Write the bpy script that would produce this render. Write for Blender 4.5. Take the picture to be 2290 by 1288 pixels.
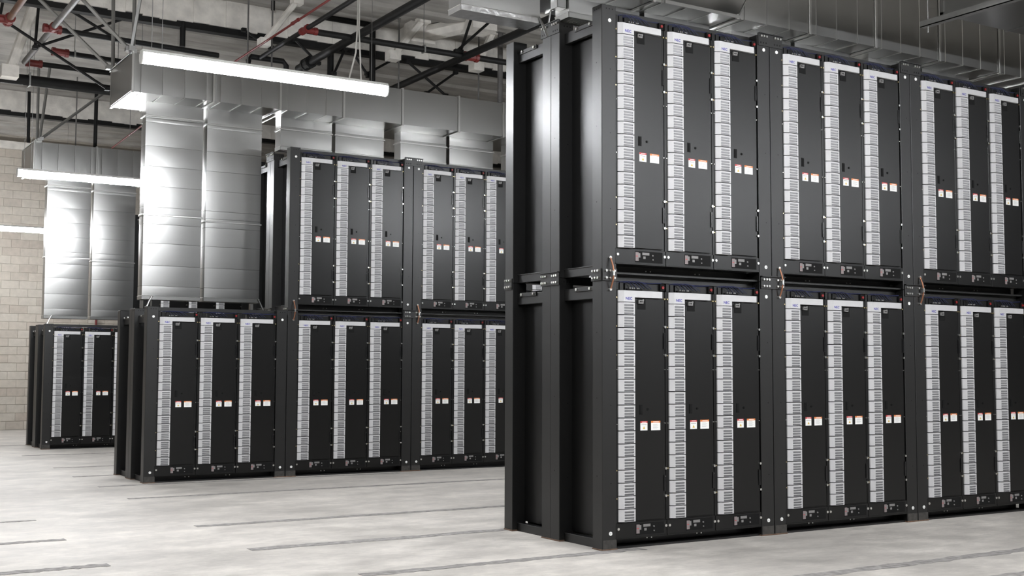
import bpy, bmesh, math, random
from mathutils import Vector, Matrix

for o in list(bpy.data.objects):
    bpy.data.objects.remove(o, do_unlink=True)
SC = bpy.context.scene
COL = SC.collection

# ------------------------------------------------------------------ camera
YAW, PITCH, ROLL = 0.5537, 0.0674, 0.0036
cd = bpy.data.cameras.new('camera')
cd.sensor_width = 36.0
cd.lens = 36.0 * 2685.688 / 2290.0
cd.clip_start = 0.05
cd.clip_end = 200
cam = bpy.data.objects.new('camera', cd)
COL.objects.link(cam)
_cy, _sy, _cp, _sp, _cr, _sr = (math.cos(YAW), math.sin(YAW), math.cos(PITCH), math.sin(PITCH), math.cos(ROLL), math.sin(ROLL))
_R = Vector((_cy, -_sy, 0))
_F = Vector((_cp * _sy, _cp * _cy, _sp))
_U = Vector((-_sp * _sy, -_sp * _cy, _cp))
_R2 = _R * _cr + _U * _sr
_U2 = _U * _cr - _R * _sr
cam.matrix_world = Matrix(((_R2.x, _U2.x, -_F.x, 0), (_R2.y, _U2.y, -_F.y, 0), (_R2.z, _U2.z, -_F.z, 1.5), (0, 0, 0, 1)))
SC.camera = cam

# ------------------------------------------------------------------ world, exposure
W = bpy.data.worlds.new('world')
SC.world = W
W.use_nodes = True
W.node_tree.nodes['Background'].inputs[0].default_value = (0.9, 0.95, 1.0, 1)
W.node_tree.nodes['Background'].inputs[1].default_value = 0.02
SC.view_settings.view_transform = 'Standard'
SC.view_settings.look = 'None'
SC.view_settings.gamma = 1.0
SC.view_settings.use_curve_mapping = False
SC.view_settings.exposure = 2.12
LAMP = 34.0          # emission of every tube light diffuser

# ------------------------------------------------------------------ materials
def principled(name):
    m = bpy.data.materials.new(name)
    m.use_nodes = True
    return m, m.node_tree, m.node_tree.nodes['Principled BSDF']

def mat(name, col, rough=0.5, metal=0.0, spec=0.5, noise=0.0, nscale=6.0, bump=0.0, bscale=200.0, rvar=0.0, stretch=(1, 1, 1), detail=5, bdetail=3):
    m, nt, b = principled(name)
    N, L = nt.nodes, nt.links
    b.inputs['Base Color'].default_value = (*col, 1)
    b.inputs['Roughness'].default_value = rough
    b.inputs['Metallic'].default_value = metal
    b.inputs['Specular IOR Level'].default_value = spec
    if noise or rvar or bump:
        g = N.new('ShaderNodeNewGeometry')
        mp = N.new('ShaderNodeMapping')
        mp.inputs['Scale'].default_value = stretch
        L.new(g.outputs['Position'], mp.inputs['Vector'])
    if noise or rvar:
        t = N.new('ShaderNodeTexNoise')
        t.inputs['Scale'].default_value = nscale
        t.inputs['Detail'].default_value = detail
        L.new(mp.outputs[0], t.inputs['Vector'])
    if noise:
        r = N.new('ShaderNodeMapRange')
        r.inputs[1].default_value = 0.25
        r.inputs[2].default_value = 0.75
        r.inputs[3].default_value = 1 - noise
        r.inputs[4].default_value = 1 + noise
        L.new(t.outputs[0], r.inputs[0])
        mx = N.new('ShaderNodeVectorMath')
        mx.operation = 'SCALE'
        mx.inputs[0].default_value = col
        L.new(r.outputs[0], mx.inputs['Scale'])
        L.new(mx.outputs[0], b.inputs['Base Color'])
    if rvar:
        r = N.new('ShaderNodeMapRange')
        r.inputs[1].default_value = 0.3
        r.inputs[2].default_value = 0.7
        r.inputs[3].default_value = max(0.02, rough - rvar)
        r.inputs[4].default_value = rough + rvar
        L.new(t.outputs[0], r.inputs[0])
        L.new(r.outputs[0], b.inputs['Roughness'])
    if bump:
        t2 = N.new('ShaderNodeTexNoise')
        t2.inputs['Scale'].default_value = bscale
        t2.inputs['Detail'].default_value = bdetail
        L.new(mp.outputs[0], t2.inputs['Vector'])
        bp = N.new('ShaderNodeBump')
        bp.inputs['Strength'].default_value = bump
        bp.inputs['Distance'].default_value = 0.01
        L.new(t2.outputs[0], bp.inputs['Height'])
        L.new(bp.outputs[0], b.inputs['Normal'])
    return m

M = {}
M['black'] = mat('black powder coat', (0.003, 0.0029, 0.0028), 0.36, spec=0.46, noise=0.08, nscale=3, bump=0.06, bscale=350)
M['frame'] = mat('black frame paint', (0.0045, 0.0044, 0.0042), 0.43, spec=0.65, noise=0.10, nscale=4, bump=0.05, bscale=300)
M['void'] = mat('matt black', (0.006, 0.006, 0.006), 0.7, spec=0.2)
M['gloss'] = mat('gloss black', (0.008, 0.008, 0.009), 0.25, spec=0.5)
M['white'] = mat('grey white plastic', (0.56, 0.556, 0.563), 0.42, spec=0.45, noise=0.03, nscale=20)
M['slot'] = mat('louvre grey', (0.48, 0.48, 0.50), 0.55, spec=0.3)
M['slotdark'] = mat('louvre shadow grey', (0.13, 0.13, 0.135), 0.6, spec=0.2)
M['blue'] = mat('logo blue', (0.03, 0.025, 0.32), 0.5)
M['paper'] = mat('label white', (0.88, 0.88, 0.86), 0.5)
M['red'] = mat('label red', (0.55, 0.05, 0.05), 0.5)
M['orange'] = mat('label orange', (0.75, 0.22, 0.05), 0.5)
M['yellow'] = mat('label yellow', (0.75, 0.50, 0.04), 0.5)
M['ink'] = mat('label ink', (0.30, 0.30, 0.30), 0.6)
M['pink'] = mat('sticker pink', (0.24, 0.20, 0.20), 0.5)
M['stick'] = mat('sticker grey', (0.22, 0.215, 0.21), 0.5)
M['bolt'] = mat('zinc bolt', (0.78, 0.77, 0.74), 0.28, metal=1.0)
M['brass'] = mat('brass stud', (0.72, 0.60, 0.34), 0.3, metal=1.0)
M['plug'] = mat('white plug', (0.90, 0.90, 0.88), 0.4)
M['redlamp'] = mat('red cap', (0.25, 0.012, 0.012), 0.4)
M['cable'] = mat('dark blue cable', (0.02, 0.025, 0.07), 0.45)
M['copper'] = mat('copper strap', (0.36, 0.16, 0.09), 0.4, metal=0.6)
M['rust'] = mat('rusty foot', (0.14, 0.085, 0.055), 0.75, noise=0.4, nscale=25)
M['dust'] = mat('dusty foot', (0.045, 0.042, 0.038), 0.6, noise=0.4, nscale=30)
M['galv'] = mat('galvanised sheet', (0.37, 0.37, 0.36), 0.31, metal=1.0, bump=0.05, bscale=1.3, bdetail=0, stretch=(1.8, 1.8, 0.5))
M['galvdull'] = mat('dull galvanised strut', (0.32, 0.32, 0.31), 0.45, metal=0.9, noise=0.1, nscale=8)
M['seam'] = mat('bright folded seam', (0.58, 0.58, 0.565), 0.30, metal=1.0)
M['foil'] = mat('wrinkled foil pan', (0.55, 0.55, 0.55), 0.30, metal=1.0, noise=0.15, nscale=14, bump=0.5, bscale=18)
M['mesh'] = mat('grille wire', (0.30, 0.29, 0.26), 0.4, metal=0.8)
M['pipe'] = mat('black steel pipe', (0.008, 0.008, 0.008), 0.55, spec=0.25, noise=0.2, nscale=6)
M['rustpipe'] = mat('rust brown pipe', (0.11, 0.045, 0.02), 0.6, noise=0.3, nscale=9)
M['redpipe'] = mat('red paint', (0.14, 0.012, 0.010), 0.5, noise=0.1, nscale=9)
M['greypipe'] = mat('grey steel pipe', (0.13, 0.125, 0.12), 0.5, noise=0.3, nscale=9)
M['proof'] = mat('sprayed fireproofing', (0.74, 0.71, 0.66), 0.95, spec=0.1, noise=0.2, nscale=5, bump=0.8, bscale=25)
M['cord'] = mat('white cord', (0.70, 0.69, 0.66), 0.5)
M['mortar'] = mat('mortar', (0.42, 0.38, 0.325), 0.9, noise=0.1, nscale=5)
M['block'] = [mat('concrete block %d' % k, c, 0.9, spec=0.15, noise=0.10, nscale=9, bump=0.3, bscale=60)
              for k, c in enumerate([(0.50, 0.455, 0.395), (0.47, 0.425, 0.37), (0.52, 0.48, 0.42), (0.455, 0.405, 0.35)])]
M['paintwall'] = mat('plain concrete wall', (0.09, 0.085, 0.08), 0.9, noise=0.1, nscale=2)

def floor_material():
    m, nt, b = principled('polished concrete')
    N, L = nt.nodes, nt.links
    g = N.new('ShaderNodeNewGeometry')
    def noise(scale, stretch, detail=6, rough=0.6):
        mp = N.new('ShaderNodeMapping')
        mp.inputs['Scale'].default_value = stretch
        L.new(g.outputs['Position'], mp.inputs['Vector'])
        t = N.new('ShaderNodeTexNoise')
        t.inputs['Scale'].default_value = scale
        t.inputs['Detail'].default_value = detail
        t.inputs['Roughness'].default_value = rough
        L.new(mp.outputs[0], t.inputs['Vector'])
        return t.outputs[0]
    a = noise(0.42, (0.8, 1.2, 1), 7, 0.62)
    c = noise(2.6, (0.8, 1.2, 1), 8, 0.7)
    d = noise(14, (0.7, 1.3, 1), 4, 0.7)
    def mr(x, lo, hi, o0, o1):
        r = N.new('ShaderNodeMapRange')
        r.inputs[1].default_value, r.inputs[2].default_value = lo, hi
        r.inputs[3].default_value, r.inputs[4].default_value = o0, o1
        L.new(x, r.inputs[0])
        return r.outputs[0]
    def mul(x, y):
        q = N.new('ShaderNodeMath'); q.operation = 'MULTIPLY'
        L.new(x, q.inputs[0]); L.new(y, q.inputs[1])
        return q.outputs[0]
    f = mul(mul(mr(a, 0.35, 0.65, 0.74, 1.12), mr(c, 0.32, 0.68, 0.74, 1.16)), mr(d, 0.3, 0.7, 0.93, 1.06))
    s = N.new('ShaderNodeVectorMath'); s.operation = 'SCALE'
    s.inputs[0].default_value = (0.635, 0.60, 0.555)
    L.new(f, s.inputs['Scale'])
    L.new(s.outputs[0], b.inputs['Base Color'])
    L.new(mr(c, 0.3, 0.7, 0.42, 0.68), b.inputs['Roughness'])
    b.inputs['Specular IOR Level'].default_value = 0.35
    bp = N.new('ShaderNodeBump'); bp.inputs['Strength'].default_value = 0.12; bp.inputs['Distance'].default_value = 0.01
    L.new(d, bp.inputs['Height']); L.new(bp.outputs[0], b.inputs['Normal'])
    return m
M['floor'] = floor_material()
M['strip'] = mat('rough patch strip', (0.29, 0.275, 0.265), 0.85, noise=0.45, nscale=16, bump=0.4, bscale=40)
M['ceil'] = mat('sprayed roof deck', (0.38, 0.365, 0.34), 0.95, spec=0.1, noise=0.28, nscale=1.6, bump=0.5, bscale=14, stretch=(1, 2.5, 1))

def lamp_material():
    m, nt, b = principled('lit diffuser')
    b.inputs['Base Color'].default_value = (0.9, 0.9, 0.9, 1)
    b.inputs['Emission Color'].default_value = (0.95, 0.97, 1.0, 1)
    b.inputs['Emission Strength'].default_value = LAMP
    return m
M['lamp'] = lamp_material()

# ------------------------------------------------------------------ mesh helpers
class MB:
    def __init__(self):
        self.v, self.f, self.m = [], [], []
    def face(self, pts, mi=0):
        i = len(self.v)
        self.v += [tuple(p) for p in pts]
        self.f.append(tuple(range(i, i + len(pts))))
        self.m.append(mi)
    def box(self, x0, x1, y0, y1, z0, z1, mi=0):
        i = len(self.v)
        self.v += [(x0, y0, z0), (x1, y0, z0), (x1, y1, z0), (x0, y1, z0), (x0, y0, z1), (x1, y0, z1), (x1, y1, z1), (x0, y1, z1)]
        for q in ((0, 3, 2, 1), (4, 5, 6, 7), (0, 1, 5, 4), (1, 2, 6, 5), (2, 3, 7, 6), (3, 0, 4, 7)):
            self.f.append(tuple(i + k for k in q)); self.m.append(mi)
        return self
    def prism(self, poly, z0, z1, mi=0):           # poly in xy (counter-clockwise), extruded in z
        i, n = len(self.v), len(poly)
        self.v += [(x, y, z0) for x, y in poly] + [(x, y, z1) for x, y in poly]
        self.f.append(tuple(i + k for k in reversed(range(n)))); self.m.append(mi)
        self.f.append(tuple(i + n + k for k in range(n))); self.m.append(mi)
        for k in range(n):
            j = (k + 1) % n
            self.f.append((i + k, i + j, i + n + j, i + n + k)); self.m.append(mi)
        return self
    def prismx(self, poly, x0, x1, mi=0):          # poly in yz, extruded in x
        i, n = len(self.v), len(poly)
        self.v += [(x0, y, z) for y, z in poly] + [(x1, y, z) for y, z in poly]
        self.f.append(tuple(i + k for k in reversed(range(n)))); self.m.append(mi)
        self.f.append(tuple(i + n + k for k in range(n))); self.m.append(mi)
        for k in range(n):
            j = (k + 1) % n
            self.f.append((i + k, i + j, i + n + j, i + n + k)); self.m.append(mi)
        return self
    def tube(self, pts, r, n=8, mi=0, caps=True):
        P = [Vector(p) for p in pts]
        rings = []
        up = Vector((0, 0, 1))
        for k, p in enumerate(P):
            d = (P[min(k + 1, len(P) - 1)] - P[max(k - 1, 0)]).normalized()
            a = d.cross(up)
            if a.length < 1e-3:
                a = d.cross(Vector((1, 0, 0)))
            a.normalize()
            b = d.cross(a)
            i = len(self.v)
            for j in range(n):
                t = 2 * math.pi * j / n
                q = p + a * (r * math.cos(t)) + b * (r * math.sin(t))
                self.v.append(tuple(q))
            rings.append(i)
        for k in range(len(rings) - 1):
            a, b = rings[k], rings[k + 1]
            for j in range(n):
                l = (j + 1) % n
                self.f.append((a + j, b + j, b + l, a + l)); self.m.append(mi)
        if caps:
            self.f.append(tuple(rings[0] + j for j in range(n))); self.m.append(mi)
            self.f.append(tuple(rings[-1] + j for j in reversed(range(n)))); self.m.append(mi)
        return self
    def disc(self, c, axis, r, h, n=10, mi=0):     # short cylinder starting at c, along axis
        c = Vector(c); axis = Vector(axis)
        return self.tube([c, c + axis * h], r, n, mi)
    def mesh(self, name, mats, bevel=0.0, smooth=False):
        me = bpy.data.meshes.new(name)
        me.from_pydata(self.v, [], self.f)
        for k in mats:
            me.materials.append(M[k] if isinstance(k, str) else k)
        for p, mi in zip(me.polygons, self.m):
            p.material_index = mi
        bm = bmesh.new()
        bm.from_mesh(me)
        bmesh.ops.recalc_face_normals(bm, faces=bm.faces)
        if bevel:
            es = [e for e in bm.edges if len(e.link_faces) == 2 and e.calc_face_angle(0) > 0.5]
            bmesh.ops.bevel(bm, geom=es, offset=bevel, segments=1, affect='EDGES', clamp_overlap=True)
        bm.to_mesh(me)
        bm.free()
        if smooth:
            for p in me.polygons:
                p.use_smooth = True
            try:
                me.set_sharp_from_angle(angle=0.7)
            except Exception:
                pass
        return me

def obj(name, me, parent=None, loc=None, rotz=0.0):
    o = bpy.data.objects.new(name, me)
    COL.objects.link(o)
    if parent is not None:
        o.parent = parent
    if loc is not None:
        o.location = loc
    if rotz:
        o.rotation_euler[2] = rotz
    return o

def tag(o, label=None, cat=None, group=None, kind=None):
    if label: o['label'] = label
    if cat: o['category'] = cat
    if group: o['group'] = group
    if kind: o['kind'] = kind
    return o

def empty(name, loc, label, cat, group=None, rotz=0.0):
    o = bpy.data.objects.new(name, None)
    o.empty_display_size = 0.1
    COL.objects.link(o)
    o.location = loc
    o.rotation_euler[2] = rotz
    return tag(o, label, cat, group)

rnd = random.Random(7)

# ------------------------------------------------------------------ layout numbers (metres)
P = 1.9426                  # bay pitch
HM = 2.3083                 # tier height
RX = [5.9265, 4.1964, 4.3104]
RY = [8.1562, 15.8767, 23.3191]
CEIL = 7.15
WALLY = 31.1
ORD = ['first', 'second', 'third', 'fourth', 'fifth', 'sixth', 'seventh', 'eighth', 'ninth', 'tenth', 'eleventh', 'twelfth']
ROWN = ['nearest row', 'middle row', 'farthest row']

# ------------------------------------------------------------------ room shell
X0, X1, Y0 = -9.0, 22.0, -7.0
fl = obj('floor', MB().box(X0, X1, Y0, WALLY + 0.2, -0.2, 0).mesh('floor', ['floor']))
tag(fl, 'pale mottled concrete floor with dark patch strips', None, None, 'structure')
strips = [(3.69, 7.9, 18.98, .06), (3.63, 7.9, 17.33, .06), (3.6, 7.8, 15.71, .06), (3.57, 9.6, 14.12, .07), (3.51, 9.6, 11.36, .085), (3.45, 9.2, 9.70, .10),
          (1.1, 2.27, 11.08, .08), (0.9, 2.27, 9.5, .10), (3.73, 6.3, 8.10, .09), (6.41, 10.6, 6.42, .10), (7.6, 10.6, 5.68, .09),
          (3.2, 5.3, 24.78, .06), (3.73, 6.2, 21.83, .06), (1.6, 2.3, 12.6, .05)]
for k, (a, b, y, w) in enumerate(strips):
    mb = MB()
    w *= 1.35
    n = 40
    top, bot = [], []
    for q in range(n + 1):
        x = a + (b - a) * q / n
        j = 0.14 * w
        bot.append((x, y - w / 2 + rnd.uniform(-j, j)))
        top.append((x, y + w / 2 + rnd.uniform(-j, j)))
    mb.prism(bot + top[::-1], 0.0005, 0.003)
    obj('patch_strip', mb.mesh('patch_strip', ['strip']), fl)
ce = obj('ceiling', MB().box(X0, X1, Y0, WALLY + 0.2, CEIL, CEIL + 0.2).mesh('ceiling', ['ceil']))
tag(ce, 'grey sprayed roof deck', None, None, 'structure')
for k in range(26):                                           # roof deck ribs, hanging a little below the deck
    y = 10.2 + k * 0.82
    mb = MB()
    mb.prismx([(y - .19, CEIL + .01), (y - .12, CEIL - .05), (y + .12, CEIL - .05), (y + .19, CEIL + .01)], 0.0, 16.0)
    obj('deck_rib', mb.mesh('deck_rib', ['ceil']), ce)
wb = obj('wall_back', MB().box(X0, X1, WALLY, WALLY + 0.2, 0, CEIL).mesh('wall_back', ['mortar']))
tag(wb, 'tan concrete block wall', None, None, 'structure')
tag(obj('wall_left', MB().box(X0 - 0.2, X0, Y0, WALLY, 0, CEIL).mesh('wall_left', ['paintwall'])), 'plain concrete wall', None, None, 'structure')
tag(obj('wall_right', MB().box(X1, X1 + 0.2, Y0, WALLY, 0, CEIL).mesh('wall_right', ['paintwall'])), 'plain concrete wall', None, None, 'structure')
tag(obj('wall_front', MB().box(X0, X1, Y0 - 0.2, Y0, 0, CEIL).mesh('wall_front', ['paintwall'])), 'plain concrete wall', None, None, 'structure')
tm = MB().box(X0, X1, WALLY - 0.16, WALLY, 6.80, 6.98).mesh('trim_1', ['proof'])
tag(obj('trim_1', tm), 'pale sprayed ledge beam along the top of the block wall', None, None, 'structure')

BW, BH = 0.41, 0.2
bmesh_blocks = [MB().box(0.004, BW - 0.004, -0.014, 0.0, 0.004, BH - 0.004).mesh('block', [M['block'][k]], bevel=0.004) for k in range(4)]
rest = [MB() for k in range(1)]
rest_m = MB()
for c in range(34):
    off = (c % 2) * BW / 2
    for k in range(-1, 34):
        x = k * BW + off
        z = c * BH
        if 3.9 <= x < 6.9 and c < 34:
            q = rnd.choice([0, 0, 1, 2, 2, 3])
            obj('block', bmesh_blocks[q], wb, (x, WALLY, z))
        else:
            rest_m.box(x + .004, x + BW - .004, WALLY - .014, WALLY, z + .004, z + BH - .004, rnd.randrange(4))
tag(obj('blocks', rest_m.mesh('blocks', M['block']), wb), None, None, None, 'stuff')

# roof beams, sprayed white over a black lower flange
def roof_beam(k, y, xa, xb, z0=6.60):
    m = MB()
    n = 60
    prev = None
    t = empty('ceiling_beam', (0, y, z0), 'sprayed roof beam with black lower flange', None)
    del t['label']
    t['kind'] = 'structure'
    up = MB()
    for q in range(n):
        a = xa + (xb - xa) * q / n
        b = xa + (xb - xa) * (q + 1) / n
        d = rnd.uniform(-.012, .012)
        up.box(a, b + .002, -.11 + d, .11 - d, .085 + rnd.uniform(-.02, .02), CEIL - z0 - .005)
    obj('fireproofing', up.mesh('fireproofing', ['proof']), t)
    lo = MB().box(xa, xb, -.075, .075, 0, .10)
    obj('lower_flange', lo.mesh('lower_flange', ['pipe']), t)
roof_beam(1, 17.75, 1.0, 16.0)
roof_beam(2, 25.9, 1.0, 16.0)
roof_beam(3, 9.6, 1.0, 16.0)

# ------------------------------------------------------------------ rack frames
PW, PD, FD = 0.155, 0.14, 0.78      # post width, post depth, frame depth
def post_mesh(h):
    m = MB().box(0, PW - .004, 0, PD, 0, h)
    return m.mesh('post', ['frame'], bevel=0.004)
POST = post_mesh(HM - 0.002)
def dots(side):
    m = MB()
    for z in (0.137, 2.172):
        m.disc((0.083, 0.001, z), (0, -1, 0), 0.017, 0.005, 12, 0)
        m.disc((0.083, -0.0035, z), (0, -1, 0), 0.006, 0.002, 8, 1)
    return m.mesh('plug', ['plug', 'ink'])
PLUG1 = MB().disc((0.083, 0.001, 0), (0, -1, 0), 0.0165, 0.005, 14, 0).disc((0.083, -0.0035, 0), (0, -1, 0), 0.005, 0.002, 8, 1).mesh('plug', ['plug', 'ink'])
PLUG2 = MB().disc((0.083, 0.001, 0), (0, -1, 0), 0.0165, 0.005, 14, 0).mesh('plug', ['plug'])
HOLES = MB()
for z in (0.55, 1.20, 1.75):
    HOLES.disc((0.09, 0.0008, z), (0, -1, 0), 0.005, 0.0012, 8)
    HOLES.disc((0.0008, 0.075, z + .06), (-1, 0, 0), 0.005, 0.0012, 8)
for k in range(3):
    HOLES.disc((0.05 + .032 * k, 0.0008, HM - .035), (0, -1, 0), 0.006, 0.0012, 8)
    HOLES.disc((0.0008, 0.04 + .03 * k, HM - .035), (-1, 0, 0), 0.006, 0.0012, 8)
HOLES = HOLES.mesh('holes', ['void'])
FOOT = MB().box(-.004, PW, -.004, PD + .004, 0, 0.012).mesh('base_plate', ['rust'], bevel=0.002)
SCUFF = MB().box(0.006, PW - .010, -.0012, 0.002, 0.012, 0.085).mesh('foot_guard', ['dust'])
BEAM_F = MB()                                      # front bottom beam: recessed web with a lower lip
BEAM_F.box(PW, P - PW, .17, .182, 0.0, .085).box(PW, P - PW, .03, .18, .0, .018)
BEAM_F = BEAM_F.mesh('bottom_beam', ['frame'], bevel=0.002)
BEAM_T = MB().box(PW, P - PW, .10, .15, HM - .055, HM - .006).mesh('top_beam', ['frame'], bevel=0.002)
SIDE_B = MB().box(.058, .10, PD, FD - PD, 0.0, .078).box(.05, .11, PD, FD - PD, .070, .078).mesh('side_rail', ['frame'], bevel=0.002)
SIDE_T = MB().box(.060, .10, PD, FD - PD, HM - .205, HM - .103).mesh('side_rail', ['frame'], bevel=0.003)
TIE = MB().box(.046, .060, .19, .47, HM - .135, HM - .098).mesh('tie_plate', ['frame'], bevel=0.002)
TIE_B = MB().disc((.046, .23, HM - .116), (-1, 0, 0), .013, .012, 8).disc((.046, .43, HM - .116), (-1, 0, 0), .013, .012, 8).mesh('bolts', ['bolt'])
BEAM_BOLT = MB()
for x in (.60, .65, 1.16, 1.21):
    BEAM_BOLT.disc((x, .17, .05), (0, -1, 0), .006, .006, 8)
BEAM_BOLT = BEAM_BOLT.mesh('bolts', ['bolt'])

def bolt_plate(w, z0, z1, bolts, lip=True, dark=()):        # plate in the xz plane, front at y = -.012
    m = MB().box(0, w, -.012, 0, z0, z1)
    if lip:
        m.box(0, w, -.030, 0, z1 - .008, z1)
    for x, z in bolts:
        m.disc((x, -.012, z), (0, -1, 0), .0105, .014, 8, 1)
    for x, z in dark:
        m.disc((x, -.0115, z), (0, -1, 0), .0085, .0012, 8, 2)
    return m.mesh('splice_plate', ['frame', 'bolt', 'void'])
def six(w, zs):
    xs = [w * q for q in (.10, .21, .32, .68, .79, .90)]
    return [(x, z) for z in zs for x in xs]
def three(w, zs):
    return [(w * q, z) for z in zs for q in (.22, .50, .78)]
PL2 = bolt_plate(.295, HM - .063, HM + .055, six(.295, (HM - .038, HM + .022)))
PL1 = bolt_plate(.150, HM - .063, HM + .040, three(.150, (HM - .038, HM + .022)), lip=False)
CAP2 = bolt_plate(.300, HM - .10, HM + .018, six(.30, (HM - .012,)), lip=True, dark=six(.30, (HM - .072,)))
PLS1 = bolt_plate(.136, HM - .063, HM + .040, three(.136, (HM - .038, HM + .022)), lip=False)
STRAP = MB()
pts = [(.083 + .012 * math.sin(t * math.pi), -.012 - .03 * math.sin(t * math.pi), HM - .135 + .27 * t) for t in [q / 10 for q in range(11)]]
STRAP.tube(pts, .0075, 8, 0)
STRAP.disc((.083, 0, HM - .135), (0, -1, 0), .013, .018, 8, 1).disc((.083, 0, HM + .135), (0, -1, 0), .013, .018, 8, 1)
STRAP.box(.078 + .006, .096 + .006, -.052, -.036, HM - .02, HM + .02, 1)
STRAP = STRAP.mesh('ground_strap', ['copper', 'bolt'])

def rack_frame(row, bay, tier, label, rear=False, end=False, top=False, above=False, joint=False, end_above=False, strap=False):
    x, y, z = RX[row] + bay * P, RY[row], tier * HM
    if rear:
        t = empty('rack_frame', (x + P, y + 2 * FD, z), label, 'rack frame', 'rack frames', math.pi)
    else:
        t = empty('rack_frame', (x, y, z), label, 'rack frame', 'rack frames')
    for px, py in ((.004, 0), (P - PW, 0), (.004, FD - PD), (P - PW, FD - PD)):
        p = obj('post', POST, t, (px, py, 0))
        if tier == 0:
            obj('base_plate', FOOT, p)
            if py == 0 and not rear:
                obj('foot_guard', SCUFF, p)
        if py == 0 and not rear:
            lower = PLUG1 if tier == 0 or px > 1 else None
            if lower:
                obj('plug', lower, p, (-.004 if px > 1 else 0, 0, 0.137))
            if not (strap and px < 1):
                obj('plug', PLUG2, p, (-.004 if px > 1 else 0, 0, 2.172))
        if not rear:
            tag(obj('holes', HOLES, p), None, None, None, 'stuff')
    b = obj('bottom_beam', BEAM_F, t)
    if not rear:
        tag(obj('bolts', BEAM_BOLT, b), None, None, None, 'stuff')
    if not rear:
        obj('top_beam', BEAM_T, t)
    ends = [0, 1] if end else []
    sb = obj('side_rail', SIDE_B, t)
    st = obj('side_rail', SIDE_T, t)
    tp = obj('tie_plate', TIE, t)
    tag(obj('bolts', TIE_B, tp), None, None, None, 'stuff')
    if rear:                                       # the same rails on the end that shows
        for o in (sb, st, tp):
            o.scale[0] = -1
            o.location[0] = P
    if rear and end_above:
        obj('splice_plate', PLS1, t, (P - .004, 0, 0), math.pi / 2)
    if not rear:
        if joint and above:
            obj('splice_plate', PL2, t, (P - .1475, 0, 0))
        if joint and top:
            obj('splice_plate', CAP2, t, (P - .15, 0, 0))
        if end and above:
            obj('splice_plate', PL1, t, (.003, 0, 0))
        if end_above:
            obj('splice_plate', PLS1, t, (.004, PD, 0), -math.pi / 2)
            obj('splice_plate', PL2, t, (.004, FD + .1475, 0), -math.pi / 2)
        if end and top:
            obj('splice_plate', CAP2, t, (.004, FD + .15, 0), -math.pi / 2)
        if strap:
            obj('ground_strap', STRAP, t)
    return t

# ------------------------------------------------------------------ battery cabinets (local x from the cabinet's left edge, y = 0 front plane)
ZB = 0.085
CW = 0.5478
def bx(*a, mats=('black',), bevel=0.0, name='part'):
    return MB().box(*a).mesh(name, list(mats), bevel=bevel)
C_BODY = MB().box(.003, CW - .003, .012, .715, 0, 2.175 - ZB).mesh('body', ['black'], bevel=.003)
C_DOOR = MB().box(.200, .515, -.006, .010, .229 - ZB, 2.106 - ZB).mesh('door', ['black'], bevel=.003)
C_HAND = MB().box(.249, .284, -.009, -.005, 1.117 - ZB, 1.201 - ZB).box(.255, .278, -.013, -.008, 1.124 - ZB, 1.194 - ZB).mesh('handle', ['void'], bevel=.001)
C_LOCK = MB().disc((.341, -.005, 1.161 - ZB), (0, -1, 0), .0105, .006, 12).disc((.341, -.011, 1.161 - ZB), (0, -1, 0), .005, .002, 8).mesh('lock', ['void'])
C_PORT = MB().box(.236, .320, -.0085, -.005, 2.012 - ZB, 2.106 - ZB).mesh('port_opening', ['void'])
C_CONN = MB().box(.238, .285, -.026, -.008, 2.062 - ZB, 2.094 - ZB).box(.285, .296, -.018, -.008, 2.085 - ZB, 2.100 - ZB).box(.246, .256, -.0275, -.0255, 2.072 - ZB, 2.084 - ZB, 1).box(.262, .272, -.0275, -.0255, 2.072 - ZB, 2.084 - ZB, 1).mesh('connector', ['stick', 'void'])
def lab(x0, x1, z0, z1, band, tri):
    m = MB()
    y = -.0068
    m.box(x0, x1, y, -.0055, z0, z1, 0)
    h = z1 - z0
    m.box(x0, x1, y - .0006, y, z1 - .20 * h, z1, 1)
    m.box(x0 + .22 * (x1 - x0), x0 + .85 * (x1 - x0), y - .0010, y - .0006, z1 - .13 * h, z1 - .07 * h, 3)
    if tri:
        cx = (x0 + x1) / 2
        m.face([(cx - .013, y - .0010, z0 + .012), (cx + .013, y - .0010, z0 + .012), (cx, y - .0010, z0 + .036)], 2)
        m.face([(cx - .0025, y - .0014, z0 + .015), (cx + .0025, y - .0014, z0 + .015), (cx, y - .0014, z0 + .029)], 4)
        m.box(x0 + .010, x1 - .010, y - .0006, y, z1 - .40 * h, z1 - .35 * h, 4)
    else:
        for k in range(5):
            z = z1 - (.34 + .11 * k) * h
            m.box(x0 + .02, x1 - (.02 if k % 2 else .035), y - .0006, y, z - .02 * h, z, 4)
    return m.mesh('warning_label', ['paper', band, 'yellow', 'paper', 'ink'])
C_LAB1 = lab(.261, .337, .983 - ZB, 1.061 - ZB, 'red', True)
C_LAB2 = lab(.376, .476, .982 - ZB, 1.061 - ZB, 'orange', False)
XC0, XC1, XC2, XCB, DY = .035, .075, .193, .491, .025   # header / vent column: left edge, chamfer edge, right edge, bar end, projection
C_HEAD = MB().prism([(XC0, 0.012), (XC0, 0.0), (XC1, -DY), (XC2, -DY), (XC2, .012)], 2.073 - ZB, 2.170 - ZB)
C_HEAD.box(XC2 - .001, XCB, -DY, .012, 2.114 - ZB, 2.170 - ZB)
C_HEAD.box(XC1 + .008, XC2 - .014, -DY - .0008, -DY, 2.073 - ZB, 2.079 - ZB, 1)
C_HEAD = C_HEAD.mesh('header', ['white', 'slot'], bevel=.0025)
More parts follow.
